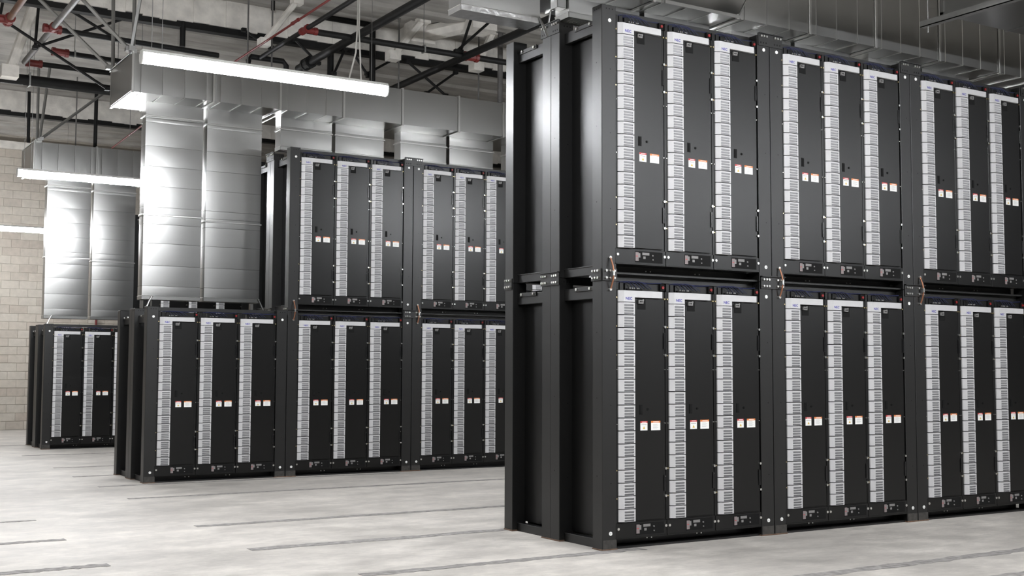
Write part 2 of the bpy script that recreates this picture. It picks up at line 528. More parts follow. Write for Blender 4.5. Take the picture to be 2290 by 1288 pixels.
def vent_cover():
    m = MB()
    h = .1010
    # chamfered left facet and its top, bottom
    m.face([(XC0, 0, 0), (XC1, -DY, 0), (XC1, -DY, h), (XC0, 0, h)], 0)
    m.face([(XC0, .012, 0), (XC0, 0, 0), (XC0, 0, h), (XC0, .012, h)], 0)
    m.face([(XC2, -DY, 0), (XC2, .012, 0), (XC2, .012, h), (XC2, -DY, h)], 0)
    for z in (0, h):
        m.face([(XC0, .012, z), (XC0, 0, z), (XC1, -DY, z), (XC2, -DY, z), (XC2, .012, z)], 0)
    sl, sr = XC1 + .004, XC2 - .014
    m.face([(XC1, -DY, 0), (sl, -DY, 0), (sl, -DY, h), (XC1, -DY, h)], 0)
    m.face([(sr, -DY, 0), (XC2, -DY, 0), (XC2, -DY, h), (sr, -DY, h)], 0)
    z1 = h - .0125
    prev = h
    for k in range(4):
        top = z1 - .0236 * k
        bot = top - .0172
        if k == 3: bot = max(bot, .002)
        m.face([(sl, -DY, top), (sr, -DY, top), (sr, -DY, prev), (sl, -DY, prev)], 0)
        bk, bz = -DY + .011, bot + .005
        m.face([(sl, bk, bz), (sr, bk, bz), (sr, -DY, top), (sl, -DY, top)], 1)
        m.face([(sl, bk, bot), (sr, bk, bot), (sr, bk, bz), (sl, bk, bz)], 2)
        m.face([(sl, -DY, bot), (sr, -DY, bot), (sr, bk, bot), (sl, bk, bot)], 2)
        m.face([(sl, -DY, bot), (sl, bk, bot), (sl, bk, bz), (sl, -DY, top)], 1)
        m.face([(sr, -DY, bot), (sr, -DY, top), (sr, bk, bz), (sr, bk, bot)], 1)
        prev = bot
    m.face([(sl, -DY, 0), (sr, -DY, 0), (sr, -DY, prev), (sl, -DY, prev)], 0)
    me = bpy.data.meshes.new('vent_cover')
    me.from_pydata(m.v, [], m.f)
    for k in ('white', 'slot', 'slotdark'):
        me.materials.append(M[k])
    for p, mi in zip(me.polygons, m.m):
        p.material_index = mi
    bm = bmesh.new(); bm.from_mesh(me)
    bmesh.ops.remove_doubles(bm, verts=bm.verts, dist=1e-5)
    bmesh.ops.recalc_face_normals(bm, faces=bm.faces)
    bm.to_mesh(me); bm.free()
    return me
C_VENT = vent_cover()
VZ = [2.071 - .1087 * (k + 1) + .0038 - ZB for k in range(17)]
C_BASE = MB().box(.003, CW - .003, -.002, .013, 0.0, .217 - ZB).box(.003, CW - .003, -.006, .013, 0.0, .010).mesh('base_panel', ['black'], bevel=.002)
C_WIN = MB().box(.214, .512, -.0045, -.001, .109 - ZB, .205 - ZB)
C_WIN.box(.216, .250, -.0055, -.0045, .120 - ZB, .195 - ZB, 1).box(.250, .268, -.0055, -.0045, .150 - ZB, .188 - ZB, 2)
C_WIN.box(.222, .240, -.0060, -.0055, .158 - ZB, .164 - ZB, 3)
C_WIN.box(.290, .366, -.0055, -.0045, .172 - ZB, .195 - ZB, 2).box(.300, .325, -.0055, -.0045, .140 - ZB, .162 - ZB, 2)
C_WIN.disc((.400, -.004, .172 - ZB), (0, -1, 0), .007, .008, 8, 2).disc((.402, -.004, .136 - ZB), (0, -1, 0), .006, .008, 8, 2)
C_WIN = C_WIN.mesh('terminal_window', ['void', 'pink', 'stick', 'red'])
C_BOLTS = MB()
for x, z, r, mi in [(.029, .168, .012, 0), (.536, .168, .012, 0), (.537, 2.11, .007, 1), (.019, 2.11, .007, 1), (.539, 1.868, .011, 0), (.016, 1.866, .006, 1),
                    (.539, 1.624, .011, 0), (.016, 1.622, .006, 1), (.539, .654, .011, 0), (.016, .654, .006, 1), (.539, .42, .011, 0), (.016, .42, .006, 1),
                    (.536, 1.50, .004, 0), (.020, 1.50, .004, 0), (.536, 1.04, .004, 0), (.020, 1.04, .004, 0), (.536, .585, .004, 0)]:
    C_BOLTS.disc((x, .013, z - ZB), (0, -1, 0), r, .020 if r > .01 else .014, 8, mi)
C_BOLTS = C_BOLTS.mesh('bolts', ['bolt', 'brass'])
C_HINGE = MB().box(.512, .527, -.016, .012, 0, .14).box(.523, .531, -.010, .012, .02, .05).box(.523, .531, -.010, .012, .09, .12).mesh('hinge', ['gloss'], bevel=.002)
C_TOP = MB().box(.13, .495, .03, .30, 2.175 - ZB, 2.236 - ZB).box(.02, .055, .02, .10, 2.175 - ZB, 2.245 - ZB).box(.065, .105, .02, .10, 2.175 - ZB, 2.24 - ZB).box(.14, .30, .005, .03, 2.172 - ZB, 2.190 - ZB, 1).mesh('terminal_box', ['black', 'void'], bevel=.002)
C_LAMPB = MB().box(.498, .545, .01, .06, 2.180 - ZB, 2.240 - ZB).mesh('switch_box', ['void'], bevel=.002)
C_RED = MB().disc((.521, .010, 2.209 - ZB), (0, -1, 0), .013, .010, 12).mesh('indicator_cap', ['redlamp'])
C_CAB = MB()
r2 = random.Random(3)
for k in range(6):
    a = (.04 + .02 * k, .03 + .01 * (k % 3), 2.235 - ZB)
    b = (.20 + .04 * k, .012, 2.195 - ZB)
    mid = ((a[0] + b[0]) / 2, -.002 + .01 * (k % 2), 2.245 - ZB + r2.uniform(0, .012))
    C_CAB.tube([a, ((a[0] + mid[0]) / 2, (a[1] + mid[1]) / 2, mid[2] - .002), mid, ((b[0] + mid[0]) / 2, (b[1] + mid[1]) / 2, mid[2] - .012), b], .0032, 5, 0)
C_CAB.tube([(.10, .05, 2.245 - ZB), (.25, .04, 2.252 - ZB), (.40, .05, 2.242 - ZB), (.54, .05, 2.25 - ZB)], .005, 6, 0)
for x in (.155, .18, .20, .235, .25):
    C_CAB.box(x, x + .010, -.002, .008, 2.186 - ZB, 2.197 - ZB, 1)
C_CAB = C_CAB.mesh('cables', ['cable', 'stick'])

def logo_mesh():
    cu = bpy.data.curves.new('logo', 'FONT')
    cu.body = 'NEC'
    cu.size = 0.034
    cu.extrude = 0.0004
    cu.offset = 0.0008
    cu.space_character = 1.08
    t = bpy.data.objects.new('logo_text', cu)
    COL.objects.link(t)
    dg = bpy.context.evaluated_depsgraph_get()
    me = bpy.data.meshes.new_from_object(t.evaluated_get(dg))
    bpy.data.objects.remove(t, do_unlink=True)
    me.transform(Matrix.Rotation(math.pi / 2, 4, 'X'))
    xs = [v.co.x for v in me.vertices]; zs = [v.co.z for v in me.vertices]
    s = Matrix.Diagonal((.067 / (max(xs) - min(xs)), 1, .0235 / (max(zs) - min(zs)), 1))
    me.transform(Matrix.Translation((-min(xs), 0, -min(zs))))
    me.transform(s)
    me.transform(Matrix.Translation((.096, -DY - .0003, 2.090 - ZB)))
    me.materials.clear()
    me.materials.append(M['blue'])
    return me
C_LOGO = logo_mesh()

def cabinet(x, y, z, label, rotz=0.0):
    t = empty('battery_cabinet', (x, y, z + ZB), label, 'cabinet', 'battery cabinets', rotz)
    obj('body', C_BODY, t)
    d = obj('door', C_DOOR, t)
    obj('handle', C_HAND, d); obj('lock', C_LOCK, d)
    obj('port_opening', C_PORT, d); obj('connector', C_CONN, d)
    obj('warning_label', C_LAB1, d); obj('warning_label', C_LAB2, d)
    h = obj('header', C_HEAD, t)
    h['label'] = 'white L-shaped header'
    obj('logo', C_LOGO, h)
    for zz in VZ:
        obj('vent_cover', C_VENT, t, (0, 0, zz))
    b = obj('base_panel', C_BASE, t)
    obj('terminal_window', C_WIN, b)
    for zz in (.46, 1.675):
        obj('hinge', C_HINGE, t, (0, 0, zz - ZB))
    tag(obj('bolts', C_BOLTS, t), None, None, None, 'stuff')
    obj('terminal_box', C_TOP, t)
    s = obj('switch_box', C_LAMPB, t)
    obj('indicator_cap', C_RED, s)
    tag(obj('cables', C_CAB, t), None, None, None, 'stuff')
    return t

# ------------------------------------------------------------------ fill the rows
TIERN = ['lower tier', 'upper tier']
layout = {0: ([0, 1, 2], [0, 1, 2]), 1: ([0, 1, 2, 3], [1, 2, 3]), 2: ([0, 1], [1])}
for row in (0, 1, 2):
    for tier in (0, 1):
        bays = layout[row][tier]
        for n, bay in enumerate(bays):
            ab = tier == 0 and bay in layout[row][1]
            rack_frame(row, bay, tier, 'black steel rack frame holding the %s bay, %s of the %s' % (ORD[n], TIERN[tier], ROWN[row]),
                       end=(n == 0), top=(tier == 1), above=ab, joint=True, end_above=(ab and bay == layout[row][1][0]), strap=ab)
            for j in range(3):
                cabinet(RX[row] + bay * P + .138 + j * CW, RY[row], tier * HM,
                        'black cabinet with white louvred column, %s from left, %s of the %s' % (ORD[3 * n + j], TIERN[tier], ROWN[row]))
        # the frame and cabinet behind the first bay, whose ends show
        bay = bays[0]
        rack_frame(row, bay, tier, 'rear black rack frame back to back with first bay, %s of the %s' % (TIERN[tier], ROWN[row]), rear=True, end_above=(tier == 0 and bay in layout[row][1]))
        cabinet(RX[row] + bay * P + .138 + CW, RY[row] + 2 * FD, tier * HM,
                'rear black cabinet side seen between end posts, %s of the %s' % (TIERN[tier], ROWN[row]), math.pi)

# ------------------------------------------------------------------ ducts
def slice_mesh(x0, x1, y0, y1, z0, z1, bulge=.0025):
    """one sheet panel of a horizontal duct wrapped round all four sides, front and bottom slightly pillowed"""
    m = MB()
    g = .003
    a, b = x0 + g, x1 - g
    nx, nz = 6, 6
    def bump(s, t):
        return bulge * (1 - (2 * s - 1) ** 4) * (1 - (2 * t - 1) ** 2)
    def grid(fn, nu, nv):
        i = len(m.v)
        for v in range(nv + 1):
            for u in range(nu + 1):
                m.v.append(fn(u / nu, v / nv))
        for v in range(nv):
            for u in range(nu):
                p = i + v * (nu + 1) + u
                m.f.append((p, p + 1, p + nu + 2, p + nu + 1)); m.m.append(0)
    grid(lambda s, t: (a + (b - a) * s, y0 - bump(s, t), z0 + (z1 - z0) * t), nx, nz)
    grid(lambda s, t: (a + (b - a) * s, y1 + bump(s, t), z0 + (z1 - z0) * t), nx, nz)
    grid(lambda s, t: (a + (b - a) * s, y0 + (y1 - y0) * t, z0 - bump(s, t)), nx, nz)
    grid(lambda s, t: (a + (b - a) * s, y0 + (y1 - y0) * t, z1 + bump(s, t) * .5), nx, nz)
    for x in (a, b):                                   # folded edges
        d = .02
        m.face([(x, y0, z0), (x, y0 + d, z0 + d), (x, y0 + d, z1 - d), (x, y0, z1)])
        m.face([(x, y1, z0), (x, y1 - d, z0 + d), (x, y1 - d, z1 - d), (x, y1, z1)])
        m.face([(x, y0, z0), (x, y0 + d, z0 + d), (x, y1 - d, z0 + d), (x, y1, z0)])
        m.face([(x, y0, z1), (x, y0 + d, z1 - d), (x, y1 - d, z1 - d), (x, y1, z1)])
    me = m.mesh('panel', ['galv'], smooth=True)
    return me

def flange_mesh(x, y0, y1, z0, z1, w=.034, e=.018):
    m = MB()
    m.box(x - w / 2, x + w / 2, y0 - e, y0, z0 - e, z1 + e)
    m.box(x - w / 2, x + w / 2, y1, y1 + e, z0 - e, z1 + e)
    m.box(x - w / 2, x + w / 2, y0, y1, z0 - e, z0)
    m.box(x - w / 2, x + w / 2, y0, y1, z1, z1 + e)
    return m.mesh('flange', ['seam'], bevel=.004)

def plenum(row, y0, y1, z0, z1, xs, label):
    t = empty('air_plenum', (RX[row], RY[row], z0), label, 'air duct', 'main air ducts')
    def at(me, name):
        me.transform(Matrix.Translation((0, 0, -z0)))
        return obj(name, me, t)
    core = MB().box(xs[0][0] + .004, xs[-1][0] - .004, y0 + .02, y1 - .02, z0 + .02, z1 - .02).mesh('liner', ['galvdull'])
    at(core, 'liner')
    for (a, fa), (b, fb) in zip(xs, xs[1:]):
        at(slice_mesh(a + (.017 if fa else 0), b - (.017 if fb else 0), y0, y1, z0, z1), 'panel')
    for a, f in xs:
        if f:
            at(flange_mesh(a, y0, y1, z0, z1), 'flange')
        else:                                           # standing seam between two panels
            m = MB()
            m.prism([(a - .005, y0 + .004), (a, y0 - .007), (a + .005, y0 + .004)], z0 - .007, z1)
            m.box(a - .005, a + .005, y0, y1, z0 - .009, z0 + .02)
            at(m.mesh('seam', ['seam']), 'seam')
    cap = MB()
    a = xs[0][0]
    cap.box(a - .012, a + .004, y0 + .012, y1 - .012, z0 + .012, z1 - .012)
    at(cap.mesh('end_cap', ['galv'], bevel=.003), 'end_cap')
    return t

xs2 = [(-.225, 1), (-.116, 0), (.174, 0), (.474, 0), (.77, 0), (.875, 1), (.971, 0), (1.265, 0), (1.558, 0), (1.838, 1), (1.946, 0), (2.239, 0), (2.531, 0), (2.81, 1),
       (3.763, 1), (4.729, 1), (5.53, 1), (6.5, 1), (7.5, 1)]
plenum(1, .139, 1.293, 5.156, 5.69, xs2, 'long galvanised plenum duct above the middle row, behind the bright tube light')
xs3 = [(-.255, 1), (-.116, 0), (.174, 0), (.474, 0), (.77, 0), (.875, 1), (.971, 0), (1.265, 0), (1.558, 0), (1.838, 1), (1.946, 0), (2.239, 0), (2.531, 0), (2.81, 1), (3.763, 1), (4.729, 1)]
plenum(2, .139, 1.293, 5.156, 5.69, xs3, 'galvanised plenum duct above the farthest row at left')
xs1 = []
F1 = [-2.2, -1.2, -.2, .8, 1.81, 2.77, 3.72, 4.72, 5.73, 6.75]
for a, b in zip(F1, F1[1:]):
    xs1 += [(a, 1), (a + .09, 0), (a + .38, 0), (a + .68, 0)]
xs1.append((F1[-1], 1))
plenum(0, .29, 1.14, 4.845, 5.86, xs1, 'large dark galvanised plenum duct above the nearest row at top right')

def drop_section(x0, x1, y0, y1, z0, z1, bulge=.014):
    m = MB()
    g = .002
    a, b = z0 + g, z1 - g
    def grid(fn, nu, nv):
        i = len(m.v)
        for v in range(nv + 1):
            for u in range(nu + 1):
                m.v.append(fn(u / nu, v / nv))
        for v in range(nv):
            for u in range(nu):
                p = i + v * (nu + 1) + u
                m.f.append((p, p + 1, p + nu + 2, p + nu + 1)); m.m.append(0)
    def bump(s, t):
        return bulge * (1 - (2 * s - 1) ** 2) * (.9 + .1 * (1 - (2 * t - 1) ** 4))
    grid(lambda s, t: (x0 + (x1 - x0) * s, y0 - bump(s, t), a + (b - a) * t), 14, 6)
    grid(lambda s, t: (x0 + (x1 - x0) * s, y1 + bump(s, t), a + (b - a) * t), 8, 3)
    grid(lambda s, t: (x0 - .3 * bump(s, t), y0 + (y1 - y0) * s, a + (b - a) * t), 6, 4)
    grid(lambda s, t: (x1 + .3 * bump(s, t), y0 + (y1 - y0) * s, a + (b - a) * t), 6, 4)
    d = .02
    for z in (a, b):
        m.face([(x0, y0, z), (x1, y0, z), (x1 - d, y0 + d, z), (x0 + d, y0 + d, z)])
        m.face([(x0, y1, z), (x1, y1, z), (x1 - d, y1 - d, z), (x0 + d, y1 - d, z)])
        m.face([(x0, y0, z), (x0, y1, z), (x0 + d, y1 - d, z), (x0 + d, y0 + d, z)])
        m.face([(x1, y0, z), (x1, y1, z), (x1 - d, y1 - d, z), (x1 - d, y0 + d, z)])
    return m.mesh('panel', ['galv'], smooth=True)

def ring(x0, x1, y0, y1, z0, z1, e=.016):
    m = MB()
    m.box(x0 - e, x1 + e, y0 - e, y0, z0, z1).box(x0 - e, x1 + e, y1, y1 + e, z0, z1)
    m.box(x0 - e, x0, y0, y1, z0, z1).box(x1, x1 + e, y0, y1, z0, z1)
    return m.mesh('flange', ['seam'], bevel=.004)

def duct_drop(row, x0, zs, top, bottom, label, kind='mesh', straps=(1, 1), rings=()):
    w, y0, y1 = .80, .62, .84
    x1 = x0 + w
    t = empty('duct_drop', (RX[row], RY[row], bottom), label, 'duct drop', 'vertical duct drops')
    def at(me, name, par=t):
        me.transform(Matrix.Translation((0, 0, -bottom)))
        return obj(name, me, par)
    zz = [top] + [z for z in zs if bottom + .06 < z < top] + [bottom + .052]
    for a, b in zip(zz, zz[1:]):
        at(drop_section(x0, x1, y0, y1, b, a), 'panel')
    at(MB().box(x0 + .015, x1 - .015, y0 + .015, y1 - .015, bottom + .05, top).mesh('liner', ['galvdull']), 'liner')
    for z in rings:
        at(ring(x0, x1, y0, y1, z - .012, z + .012), 'flange')
    at(ring(x0, x1, y0, y1, bottom + .044, bottom + .056, .008), 'flange')
    pan = MB()
    pan.box(x0 - .002, x1 + .002, y0 - .006, y0 + .004, bottom, bottom + .05).box(x0 - .002, x1 + .002, y1 - .004, y1 + .006, bottom, bottom + .05)
    pan.box(x0 - .006, x0 + .004, y0, y1, bottom, bottom + .05).box(x1 - .004, x1 + .006, y0, y1, bottom, bottom + .05)
    if kind == 'pan':
        pan.box(x0, x1, y0, y1, bottom, bottom + .006)
    at(pan.mesh('bottom_frame', ['foil' if kind == 'pan' else 'galv'], bevel=.002), 'bottom_frame')
    if kind == 'mesh':
        g = MB()
        for k in range(40):
            x = x0 + (x1 - x0) * (k + .5) / 40
            g.box(x - .003, x + .003, y0, y1, bottom + .004, bottom + .010)
        for k in range(12):
            y = y0 + (y1 - y0) * (k + .5) / 12
            g.box(x0, x1, y - .003, y + .003, bottom + .010, bottom + .016)
        tag(at(g.mesh('grille', ['mesh']), 'grille'), None, None, None, 'stuff')
    for s in (0, 1):
        if straps[s]:
            sx = x0 + .14 if s == 0 else x1 - .02
            ex = sx - .09 if s == 0 else sx + .07
            m = MB().tube([(sx, y0 - .012, bottom + .055), ((sx + ex) / 2, y0 - .03, bottom - .02), (ex, y0 - .05, bottom - .115)], .012, 6)
            at(m.mesh('strap', ['galv']), 'strap')
    return t

LONGZ = [4.93, 4.87, 4.543, 4.265, 3.988, 3.70, 3.59, 3.465, 3.20, 2.896, 2.615]
SHORTZ = [5.02, 4.72]
for row, names in ((1, 'middle row'), (2, 'farthest row')):
    duct_drop(row, .088, LONGZ, 5.156, 2.428, 'long silver duct drop above first bay of the %s, left of the pair' % names, straps=(1, 0), rings=(3.59, 4.96))
    duct_drop(row, .945, LONGZ, 5.156, 2.428, 'long silver duct drop above first bay of the %s, right of the pair' % names, straps=(0, 1), rings=(3.55, 4.93))
for bay in (1, 2, 3):
    for k, side in enumerate(('left', 'right')):
        duct_drop(1, .088 + .857 * k + bay * P, SHORTZ, 5.156, 4.675, 'short silver duct drop over upper bay %s of middle row, %s of pair' % (['one', 'two', 'three'][bay - 1], side), straps=(0, 0), rings=(4.98,))
for k, side in enumerate(('left', 'right')):
    duct_drop(2, .088 + .857 * k + P, SHORTZ, 5.156, 4.675, 'short silver duct drop over the upper bay of the farthest row, %s of its pair' % side, straps=(0, 0))
duct_drop(0, -1.02, [], 4.845, 4.553, 'closed foil-bottomed duct drop hanging left of the nearest row', kind='pan', straps=(0, 1))
for bay in (0, 1, 2):
    for k, side in enumerate(('left', 'right')):
        duct_drop(0, .092 + .857 * k + bay * P, [], 4.845, 4.665, 'short grille-bottomed duct drop over %s bay of the nearest row, %s of its pair' % (ORD[bay], side), straps=(0, 0))

# small motor box on the first near drop
t = empty('damper_actuator', (RX[0] + .086, RY[0] + .70, 4.80), 'small silver damper motor box with lever on the duct end above nearest row', 'actuator')
obj('motor_box', MB().box(-.10, 0, -.05, .06, -.05, .06).mesh('motor_box', ['galv'], bevel=.004), t)
obj('lever', MB().tube([(-.06, .06, 0), (-.075, .10, -.05), (-.09, .11, -.16)], .009, 6).mesh('lever', ['galv']), t)

# angled take-off on the front of the near plenum
t = empty('takeoff_duct', (RX[0] + 1.38, RY[0] + .29, 4.86), 'bright angled take-off duct leaning out of the nearest plenum at top', 'air duct')
m = MB().prismx([(0, 0), (0, .9), (-.55, 1.25), (-.55, .62)], -.43, .43)
obj('sheet', m.mesh('sheet', ['galv'], bevel=.004), t)
m = MB().box(-.46, .46, -.02, .0, -.02, .012)
obj('flange', m.mesh('flange', ['galv']), t)
for s in (-.44, .43):
    obj('seam', MB().prismx([(-.002, -.01), (-.56, .62), (-.56, .66), (-.002, .03)], s, s + .012).mesh('seam', ['galvdull']), t)

# duct in front of the near row, at the top right corner
t = empty('aisle_duct', (9.38, 5.2, 4.87), 'dark duct end on a trapeze hanger at the top right corner', 'air duct')
obj('shell', MB().box(0, 5.0, 0, 2.2, 0, .62).mesh('shell', ['galv'], bevel=.006), t)
obj('flange', MB().box(-.015, .0, -.02, 2.22, -.02, .03).box(-.015, 0, 2.18, 2.22, -.02, .64).box(-.015, 0, -.02, .02, -.02, .64).mesh('flange', ['galv']), t)
for k in range(1, 5):
    obj('seam', MB().box(k * .95, k * .95 + .02, -.01, 2.21, -.012, .63).mesh('seam', ['galv']), t)
t = empty('trapeze_hanger', (9.30, 5.2, 4.79), 'angle iron trapeze hanger with threaded rods under the top right duct', 'hanger')
obj('angle', MB().box(0, .07, -.2, 2.40, 0, .008).box(0, .008, -.2, 2.40, 0, .06).mesh('angle', ['galvdull']), t)
for y in (-.1, 2.33):
    obj('rod', MB().tube([(-.02 + .05, y, -.06), (.03, y, 2.3)], .006, 6).mesh('rod', ['galvdull']), t)

# ------------------------------------------------------------------ tube lights
L_DIFF = MB()
prof = [(-.06, .02), (-.057, -.04), (-.035, -.07), (0, -.078), (.035, -.07), (.057, -.04), (.06, .02)]
L_DIFF.prismx(prof, 0, 2.59)
L_DIFF = L_DIFF.mesh('diffuser', ['lamp'])
L_HOUS = MB().prismx([(-.06, .02), (.06, .02), (.045, .055), (-.045, .055)], -.01, 2.60).mesh('housing', ['plug'], bevel=.004)
L_CAP = MB().prismx([(-.065, .022), (-.062, -.04), (-.038, -.074), (0, -.082), (.038, -.074), (.062, -.04), (.065, .022)], -.012, 0).mesh('end_cap', ['plug'])
def tube_light(x, y, z, label, cords=False):
    t = empty('tube_light', (x, y, z), label, 'light', 'suspended tube lights')
    obj('diffuser', L_DIFF, t)
    obj('housing', L_HOUS, t)
    obj('end_cap', L_CAP, t); obj('end_cap', L_CAP, t, (2.602, 0, 0))
    for q in (.09, .19, 2.42):
        obj('hanger_wire', MB().tube([(q, 0, .05), (q, 0, CEIL - z)], .0035, 5).mesh('hanger_wire', ['galvdull']), t)
    if cords:
        for s, dx in ((0, 0), (1, .02)):
            pts = [(2.24 + .14 * s - .08, 0, .05), (2.24 + .05 * s, .01, .35), (2.25 + dx, .0, .6), (2.25 + dx, 0, 1.2), (2.25 + dx, 0, CEIL - z)]
            obj('power_cord', MB().tube(pts, .009, 6).mesh('power_cord', ['cord']), t)
LZ = 4.50
tube_light(2.95, 11.56, LZ, 'bright tube light hanging in front of the middle row duct', True)
tube_light(3.15, 19.54, LZ, 'bright tube light half hidden behind the long middle duct drops')
tube_light(3.05, 27.60, LZ, 'bright tube light at the left edge before the block wall')
# unseen fixtures; the one right of camera is added to brighten floor and vents
for x, y, l in ((2.95, 3.7, 'tube light over the front aisle, outside the picture above the camera'), (6.2, 3.7, 'added tube light outside the picture, right of the camera over the front aisle'), (-3.15, 3.7, 'tube light outside the picture, left of the front aisle light'),
                (11.0, 1.2, 'tube light outside the picture, right part of the front aisle'), (13.8, 1.2, 'tube light outside the picture, far right end of the front aisle'), (9.05, 11.56, 'tube light hidden behind the nearest row, right end of its aisle'),
                (-3.15, 11.56, 'tube light outside the picture, left of the middle aisle light'), (-3.15, 19.54, 'tube light outside the picture, left of the far aisle light')):
    tube_light(x, y, LZ, l)

# ------------------------------------------------------------------ pipes and struts under the roof
def pipe(name, label, cat, pts, r, matk='pipe', couplings=(), cmat='redpipe', hangers=(), group='overhead pipes', n=10):
    base = Vector(pts[0])
    t = empty(name, base, label, cat, group)
    q = [Vector(p) - base for p in pts]
    obj('pipe_run', MB().tube(q, r, n).mesh('pipe_run', [matk], smooth=True), t)
    for c, kind in couplings:
        c = Vector(c) - base
        d = (q[1] - q[0]).normalized()
        m = MB()
        m.tube([c - d * .10, c - d * .09, c + d * .09, c + d * .10], r * 1.35, 10)
        m.tube([c - d * .12, c - d * .07], r * 1.6, 10)
        m.tube([c + d * .07, c + d * .12], r * 1.6, 10)
        if kind:
            e = Vector(kind)
            m.tube([c, c + e * .16], r * 1.3, 10)
            m.tube([c + e * .13, c + e * .18], r * 1.6, 10)
        obj('coupling', m.mesh('coupling', [cmat]), t)
    for c in hangers:
        c = Vector(c) - base
        m = MB().tube([c + Vector((0, 0, r)), c + Vector((0, 0, CEIL - base.z - c.z))], .006, 5)
        m.box(c.x - .012, c.x + .012, c.y - r * 1.15, c.y + r * 1.15, c.z - r * 1.15, c.z + r * 1.3)
        obj('hanger', m.mesh('hanger', ['galvdull']), t)
    return t

Z = 6.2
pipe('main_pipe', 'thick black main pipe crossing behind the left end of the middle plenum', 'pipe', [(0.5, 19.4, 5.9), (9.0, 19.4, 5.9)], .082, hangers=[(3.25, 19.4, 5.9), (4.95, 19.4, 5.9)], n=14)
pipe('sprinkler_pipe', 'black sprinkler branch with red tee at upper left, above the middle plenum end', 'pipe', [(3.17, 17.35, Z), (5.6, 17.5, Z)], .04, couplings=[((3.19, 17.36, Z), (0, -1, 0))])
pipe('sprinkler_pipe', 'black sprinkler branch with red elbow at left, just above the thick main pipe', 'pipe', [(3.30, 19.5, 6.2), (6.0, 19.5, 6.2)], .04, couplings=[((3.33, 19.5, 6.2), None)], hangers=[(4.6, 19.5, 6.2)])
pipe('sprinkler_pipe', 'short black pipe with a red capped end beside the duct braces', 'pipe', [(3.53, 18.6, 6.2), (6.0, 18.75, 6.2)], .04, couplings=[((3.54, 18.6, 6.2), None)], hangers=[(3.75, 18.61, 6.2)])
pipe('sprinkler_pipe', 'grey worn pipe running away at far upper left through a red tee', 'pipe', [(3.17, 10.5, Z), (3.19, 19.5, Z)], .042, 'greypipe')
pipe('sprinkler_pipe', 'rust brown pipe at the top left corner ending in a red valve', 'pipe', [(2.6, 10.0, Z), (2.6, 17.3, Z)], .045, 'rustpipe', couplings=[((2.6, 17.2, Z), (-1, 0, 0))])
pipe('sprinkler_pipe', 'black pipe running away through a red cross fitting above the tube light', 'pipe', [(6.18, 10.2, Z), (6.18, 17.3, Z)], .034, couplings=[((6.18, 15.5, Z), (1, 0, 0))])
pipe('sprinkler_pipe', 'black pipe from the red cross fitting towards the nearest rack top', 'pipe', [(6.22, 15.52, Z), (13.0, 15.52, Z)], .045, couplings=[((8.85, 15.52, Z), None)], hangers=[(8.05, 15.52, Z)])
pipe('main_pipe', 'thick black pipe slanting down left from the top centre', 'pipe', [(6.92, 10.0, Z), (6.92, 17.6, Z)], .062, couplings=[((6.92, 17.2, Z), None)], cmat='pipe')
pipe('main_pipe', 'black pipe running away left of the nearest rack top', 'pipe', [(8.73, 13.0, Z - .02), (8.73, 18.8, Z - .02)], .055)
pipe('conduit', 'thin red conduit slanting across the top centre', 'conduit', [(5.92, 10.0, Z), (5.93, 18.5, Z)], .016, 'redpipe', couplings=[((5.92, 15.2, Z), None)])
pipe('conduit', 'thin red conduit above the farthest plenum', 'conduit', [(6.0, 22.8, Z), (6.1, 26.2, Z)], .018, 'redpipe', hangers=[(6.05, 24.5, Z)])
pipe('riser_pipe', 'black vertical pipe stub above the left half of the tube light', 'pipe', [(5.11, 17.7, 6.31), (5.11, 17.7, 6.75)], .042)
pipe('riser_pipe', 'black vertical pipe above the right half of the tube light, left one', 'pipe', [(7.50, 17.7, 5.3), (7.50, 17.7, CEIL)], .052)
pipe('riser_pipe', 'black vertical pipe with elbow above the right end of the tube light', 'pipe', [(8.16, 17.52, 5.3), (8.15, 17.52, 6.98), (8.12, 17.52, 7.05), (8.02, 17.52, 7.07), (7.3, 17.52, 7.07)], .05)
pipe('riser_pipe', 'thin black vertical pipe above the left end of the farthest plenum', 'pipe', [(4.04, 24.0, 5.75), (4.03, 24.0, 6.73)], .03)
pipe('riser_pipe', 'black vertical pipe above the farthest plenum, right of its corner brace', 'pipe', [(5.31, 24.2, 5.72), (5.31, 24.2, CEIL)], .036)
pipe('sprinkler_pipe', 'short black pipe bend seen between the long duct drops', 'pipe', [(6.9, 25.0, 5.9), (6.35, 25.0, 5.9), (6.30, 25.0, 5.88), (6.28, 25.0, 5.8), (6.28, 25.0, 5.5)], .036, hangers=[(6.6, 25.0, 5.9)])
pipe('sprinkler_pipe', 'black pipe with elbows just above the tube light at its centre', 'pipe', [(6.0, 17.3, 5.75), (6.0, 17.3, 6.14), (6.04, 17.3, 6.2), (6.55, 17.3, 6.2), (6.6, 17.3, 6.14), (6.6, 17.3, 5.75)], .042)
# sprinkler head
t = empty('fire_sprinkler', (6.41, 17.4, 7.0), 'sprinkler head on a black stub at the top of the picture', 'sprinkler')
obj('stub', MB().tube([(0, 0, 0), (0, 0, .15)], .03, 10).mesh('stub', ['pipe']), t)
obj('deflector', MB().tube([(0, 0, -.05), (0, 0, -.042)], .05, 12).tube([(0, 0, -.05), (0, 0, .01)], .016, 8).mesh('deflector', ['bolt']), t)

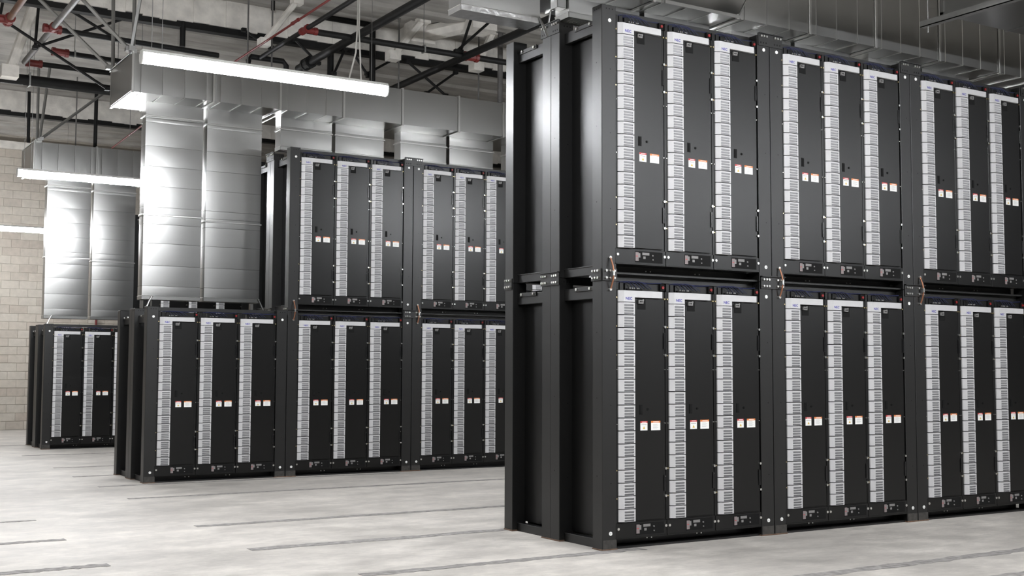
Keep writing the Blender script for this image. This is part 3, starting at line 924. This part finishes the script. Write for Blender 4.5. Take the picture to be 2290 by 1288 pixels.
def brace(name, label, p0, p1, r, matk, n=6, cat='brace', group='roof braces'):
    base = Vector(p0)
    mb = MB().tube([(0, 0, 0), Vector(p1) - base], r, n)
    d = (Vector(p1) - base)
    for e in (Vector((0, 0, 0)), d):
        mb.box(e.x - r * 1.6, e.x + r * 1.6, e.y - r * 1.6, e.y + r * 1.6, e.z - r * 1.2, e.z + r * 1.2)
    o = obj(name, mb.mesh(name, [matk]), None, base)
    return tag(o, label, cat, group)

# channel struts holding the plenum ends
for (lab_, pts_) in (('upright strut at the rear corner of the middle plenum end', ((3.99, 17.2, 5.7), (3.96, 17.2, CEIL))),
                     ('slanted strut from the rear corner of the middle plenum end', ((3.93, 17.17, 5.72), (2.30, 17.17, CEIL - .03))),
                     ('upright strut at the front corner of the middle plenum end', ((3.98, 16.05, 5.7), (3.98, 16.05, CEIL))),
                     ('slanted strut from the front corner of the middle plenum end', ((3.91, 16.02, 5.72), (2.42, 16.02, CEIL - .03))),
                     ('leaning strut above the front corner of the middle plenum end', ((3.94, 15.98, 5.72), (4.06, 15.6, CEIL))),
                     ('upright strut at the corner of the farthest plenum end', ((4.11, 23.5, 5.7), (4.10, 23.5, CEIL))),
                     ('leaning strut above the corner of the farthest plenum end', ((4.14, 23.44, 5.72), (4.29, 23.44, CEIL))),
                     ('slanted strut rising right from the farthest plenum corner', ((4.17, 23.46, 5.75), (5.5, 23.46, 6.95)))):
    brace('channel_strut', 'galvanised ' + lab_, pts_[0], pts_[1], .026, 'galvdull', 4, 'strut', 'galvanised channel struts')
# seismic braces, plane by plane
for lab_, a, b in (('long black brace sloping down right across the upper left', (2.60, 18.0, 6.43), (4.10, 18.0, 5.60)),
                   ('black brace rising right at the upper left', (3.09, 18.02, 6.08), (4.50, 18.02, 6.78)),
                   ('black brace sloping down to the middle plenum corner', (3.0, 17.98, 6.95), (4.42, 17.98, 6.25)),
                   ('near upright black brace at the upper left', (3.14, 18.05, 7.1), (3.09, 18.05, 6.08)),
                   ('black brace at the very top left corner', (2.70, 18.0, 7.1), (2.60, 18.0, 6.43)),
                   ('black brace left of the thin red conduit end', (6.02, 17.6, 6.68), (6.46, 17.6, 6.47)),
                   ('black brace under the roof beam right of the red cross', (6.86, 17.6, 6.65), (7.25, 17.6, 6.33)),
                   ('steep black brace left of the right riser pipe', (7.70, 17.6, 6.62), (7.52, 17.6, 6.20)),
                   ('black brace between the two riser pipes', (7.85, 17.6, 6.58), (8.12, 17.6, 6.24)),
                   ('black brace right of the elbowed riser pipe', (8.60, 17.6, 6.60), (8.10, 17.6, 6.28)),
                   ('black brace crossing above the right part of the middle plenum', (8.83, 17.6, 6.58), (9.55, 17.6, 6.10)),
                   ('black brace crossing the other way above the middle plenum', (9.75, 17.62, 6.52), (9.20, 17.62, 6.10)),
                   ('steep black brace at the right red coupling', (8.95, 15.5, 7.1), (8.66, 15.5, 6.25)),
                   ('flatter black brace at the right red coupling', (9.5, 15.48, 7.1), (8.58, 15.48, 6.24))):
    brace('pipe_brace', lab_, a, b, .022, 'pipe')
for lab_, a, b, r in (('white sprayed brace by the sprinkler head', (6.64, 17.0, 7.08), (6.13, 17.0, 6.36), .05),
                      ('white sprayed brace right of the thick slanting pipe', (8.80, 17.0, 7.14), (8.27, 17.0, 6.46), .06),
                      ('white sprayed brace below the foil-bottomed duct drop', (10.12, 17.0, 7.14), (9.80, 17.0, 6.49), .06),
                      ('thick white sprayed brace at the far upper left', (3.27, 19.0, 7.14), (2.90, 19.0, 5.9), .075),
                      ('wide white sprayed haunch above the right red coupling', (9.6, 16.6, 7.12), (8.9, 17.4, 6.98), .14)):
    brace('sprayed_brace', lab_, a, b, r, 'proof', 8)
for lab_, x, y, z in (('thin grey rod above the centre of the tube light', 5.95, 17.2, 5.7), ('thin grey rod right of the tube light centre', 6.33, 17.2, 5.7),
                      ('thin grey rod right of the tube light end', 8.47, 17.2, 5.7), ('thin grey rod left of the nearest rack top', 9.96, 17.2, 5.7),
                      ('thin grey rod above the farthest plenum', 4.9, 24.0, 5.7), ('dark double channel hanger beside the nearest rack top', 10.2, 16.9, 5.7)):
    r = .045 if 'double' in lab_ else .013
    brace('hanger_rod', lab_, (x, y, z), (x, y, CEIL), r, 'greypipe', 6, 'rod', 'hanger rods')
# red standpipe on the block wall seen under the far duct
brace('standpipe', 'thin red upright pipe below the gap of the farthest duct drops', (6.92, 30.9, 0.0), (6.92, 30.9, 6.9), .03, 'redpipe', 8, 'pipe', 'overhead pipes')
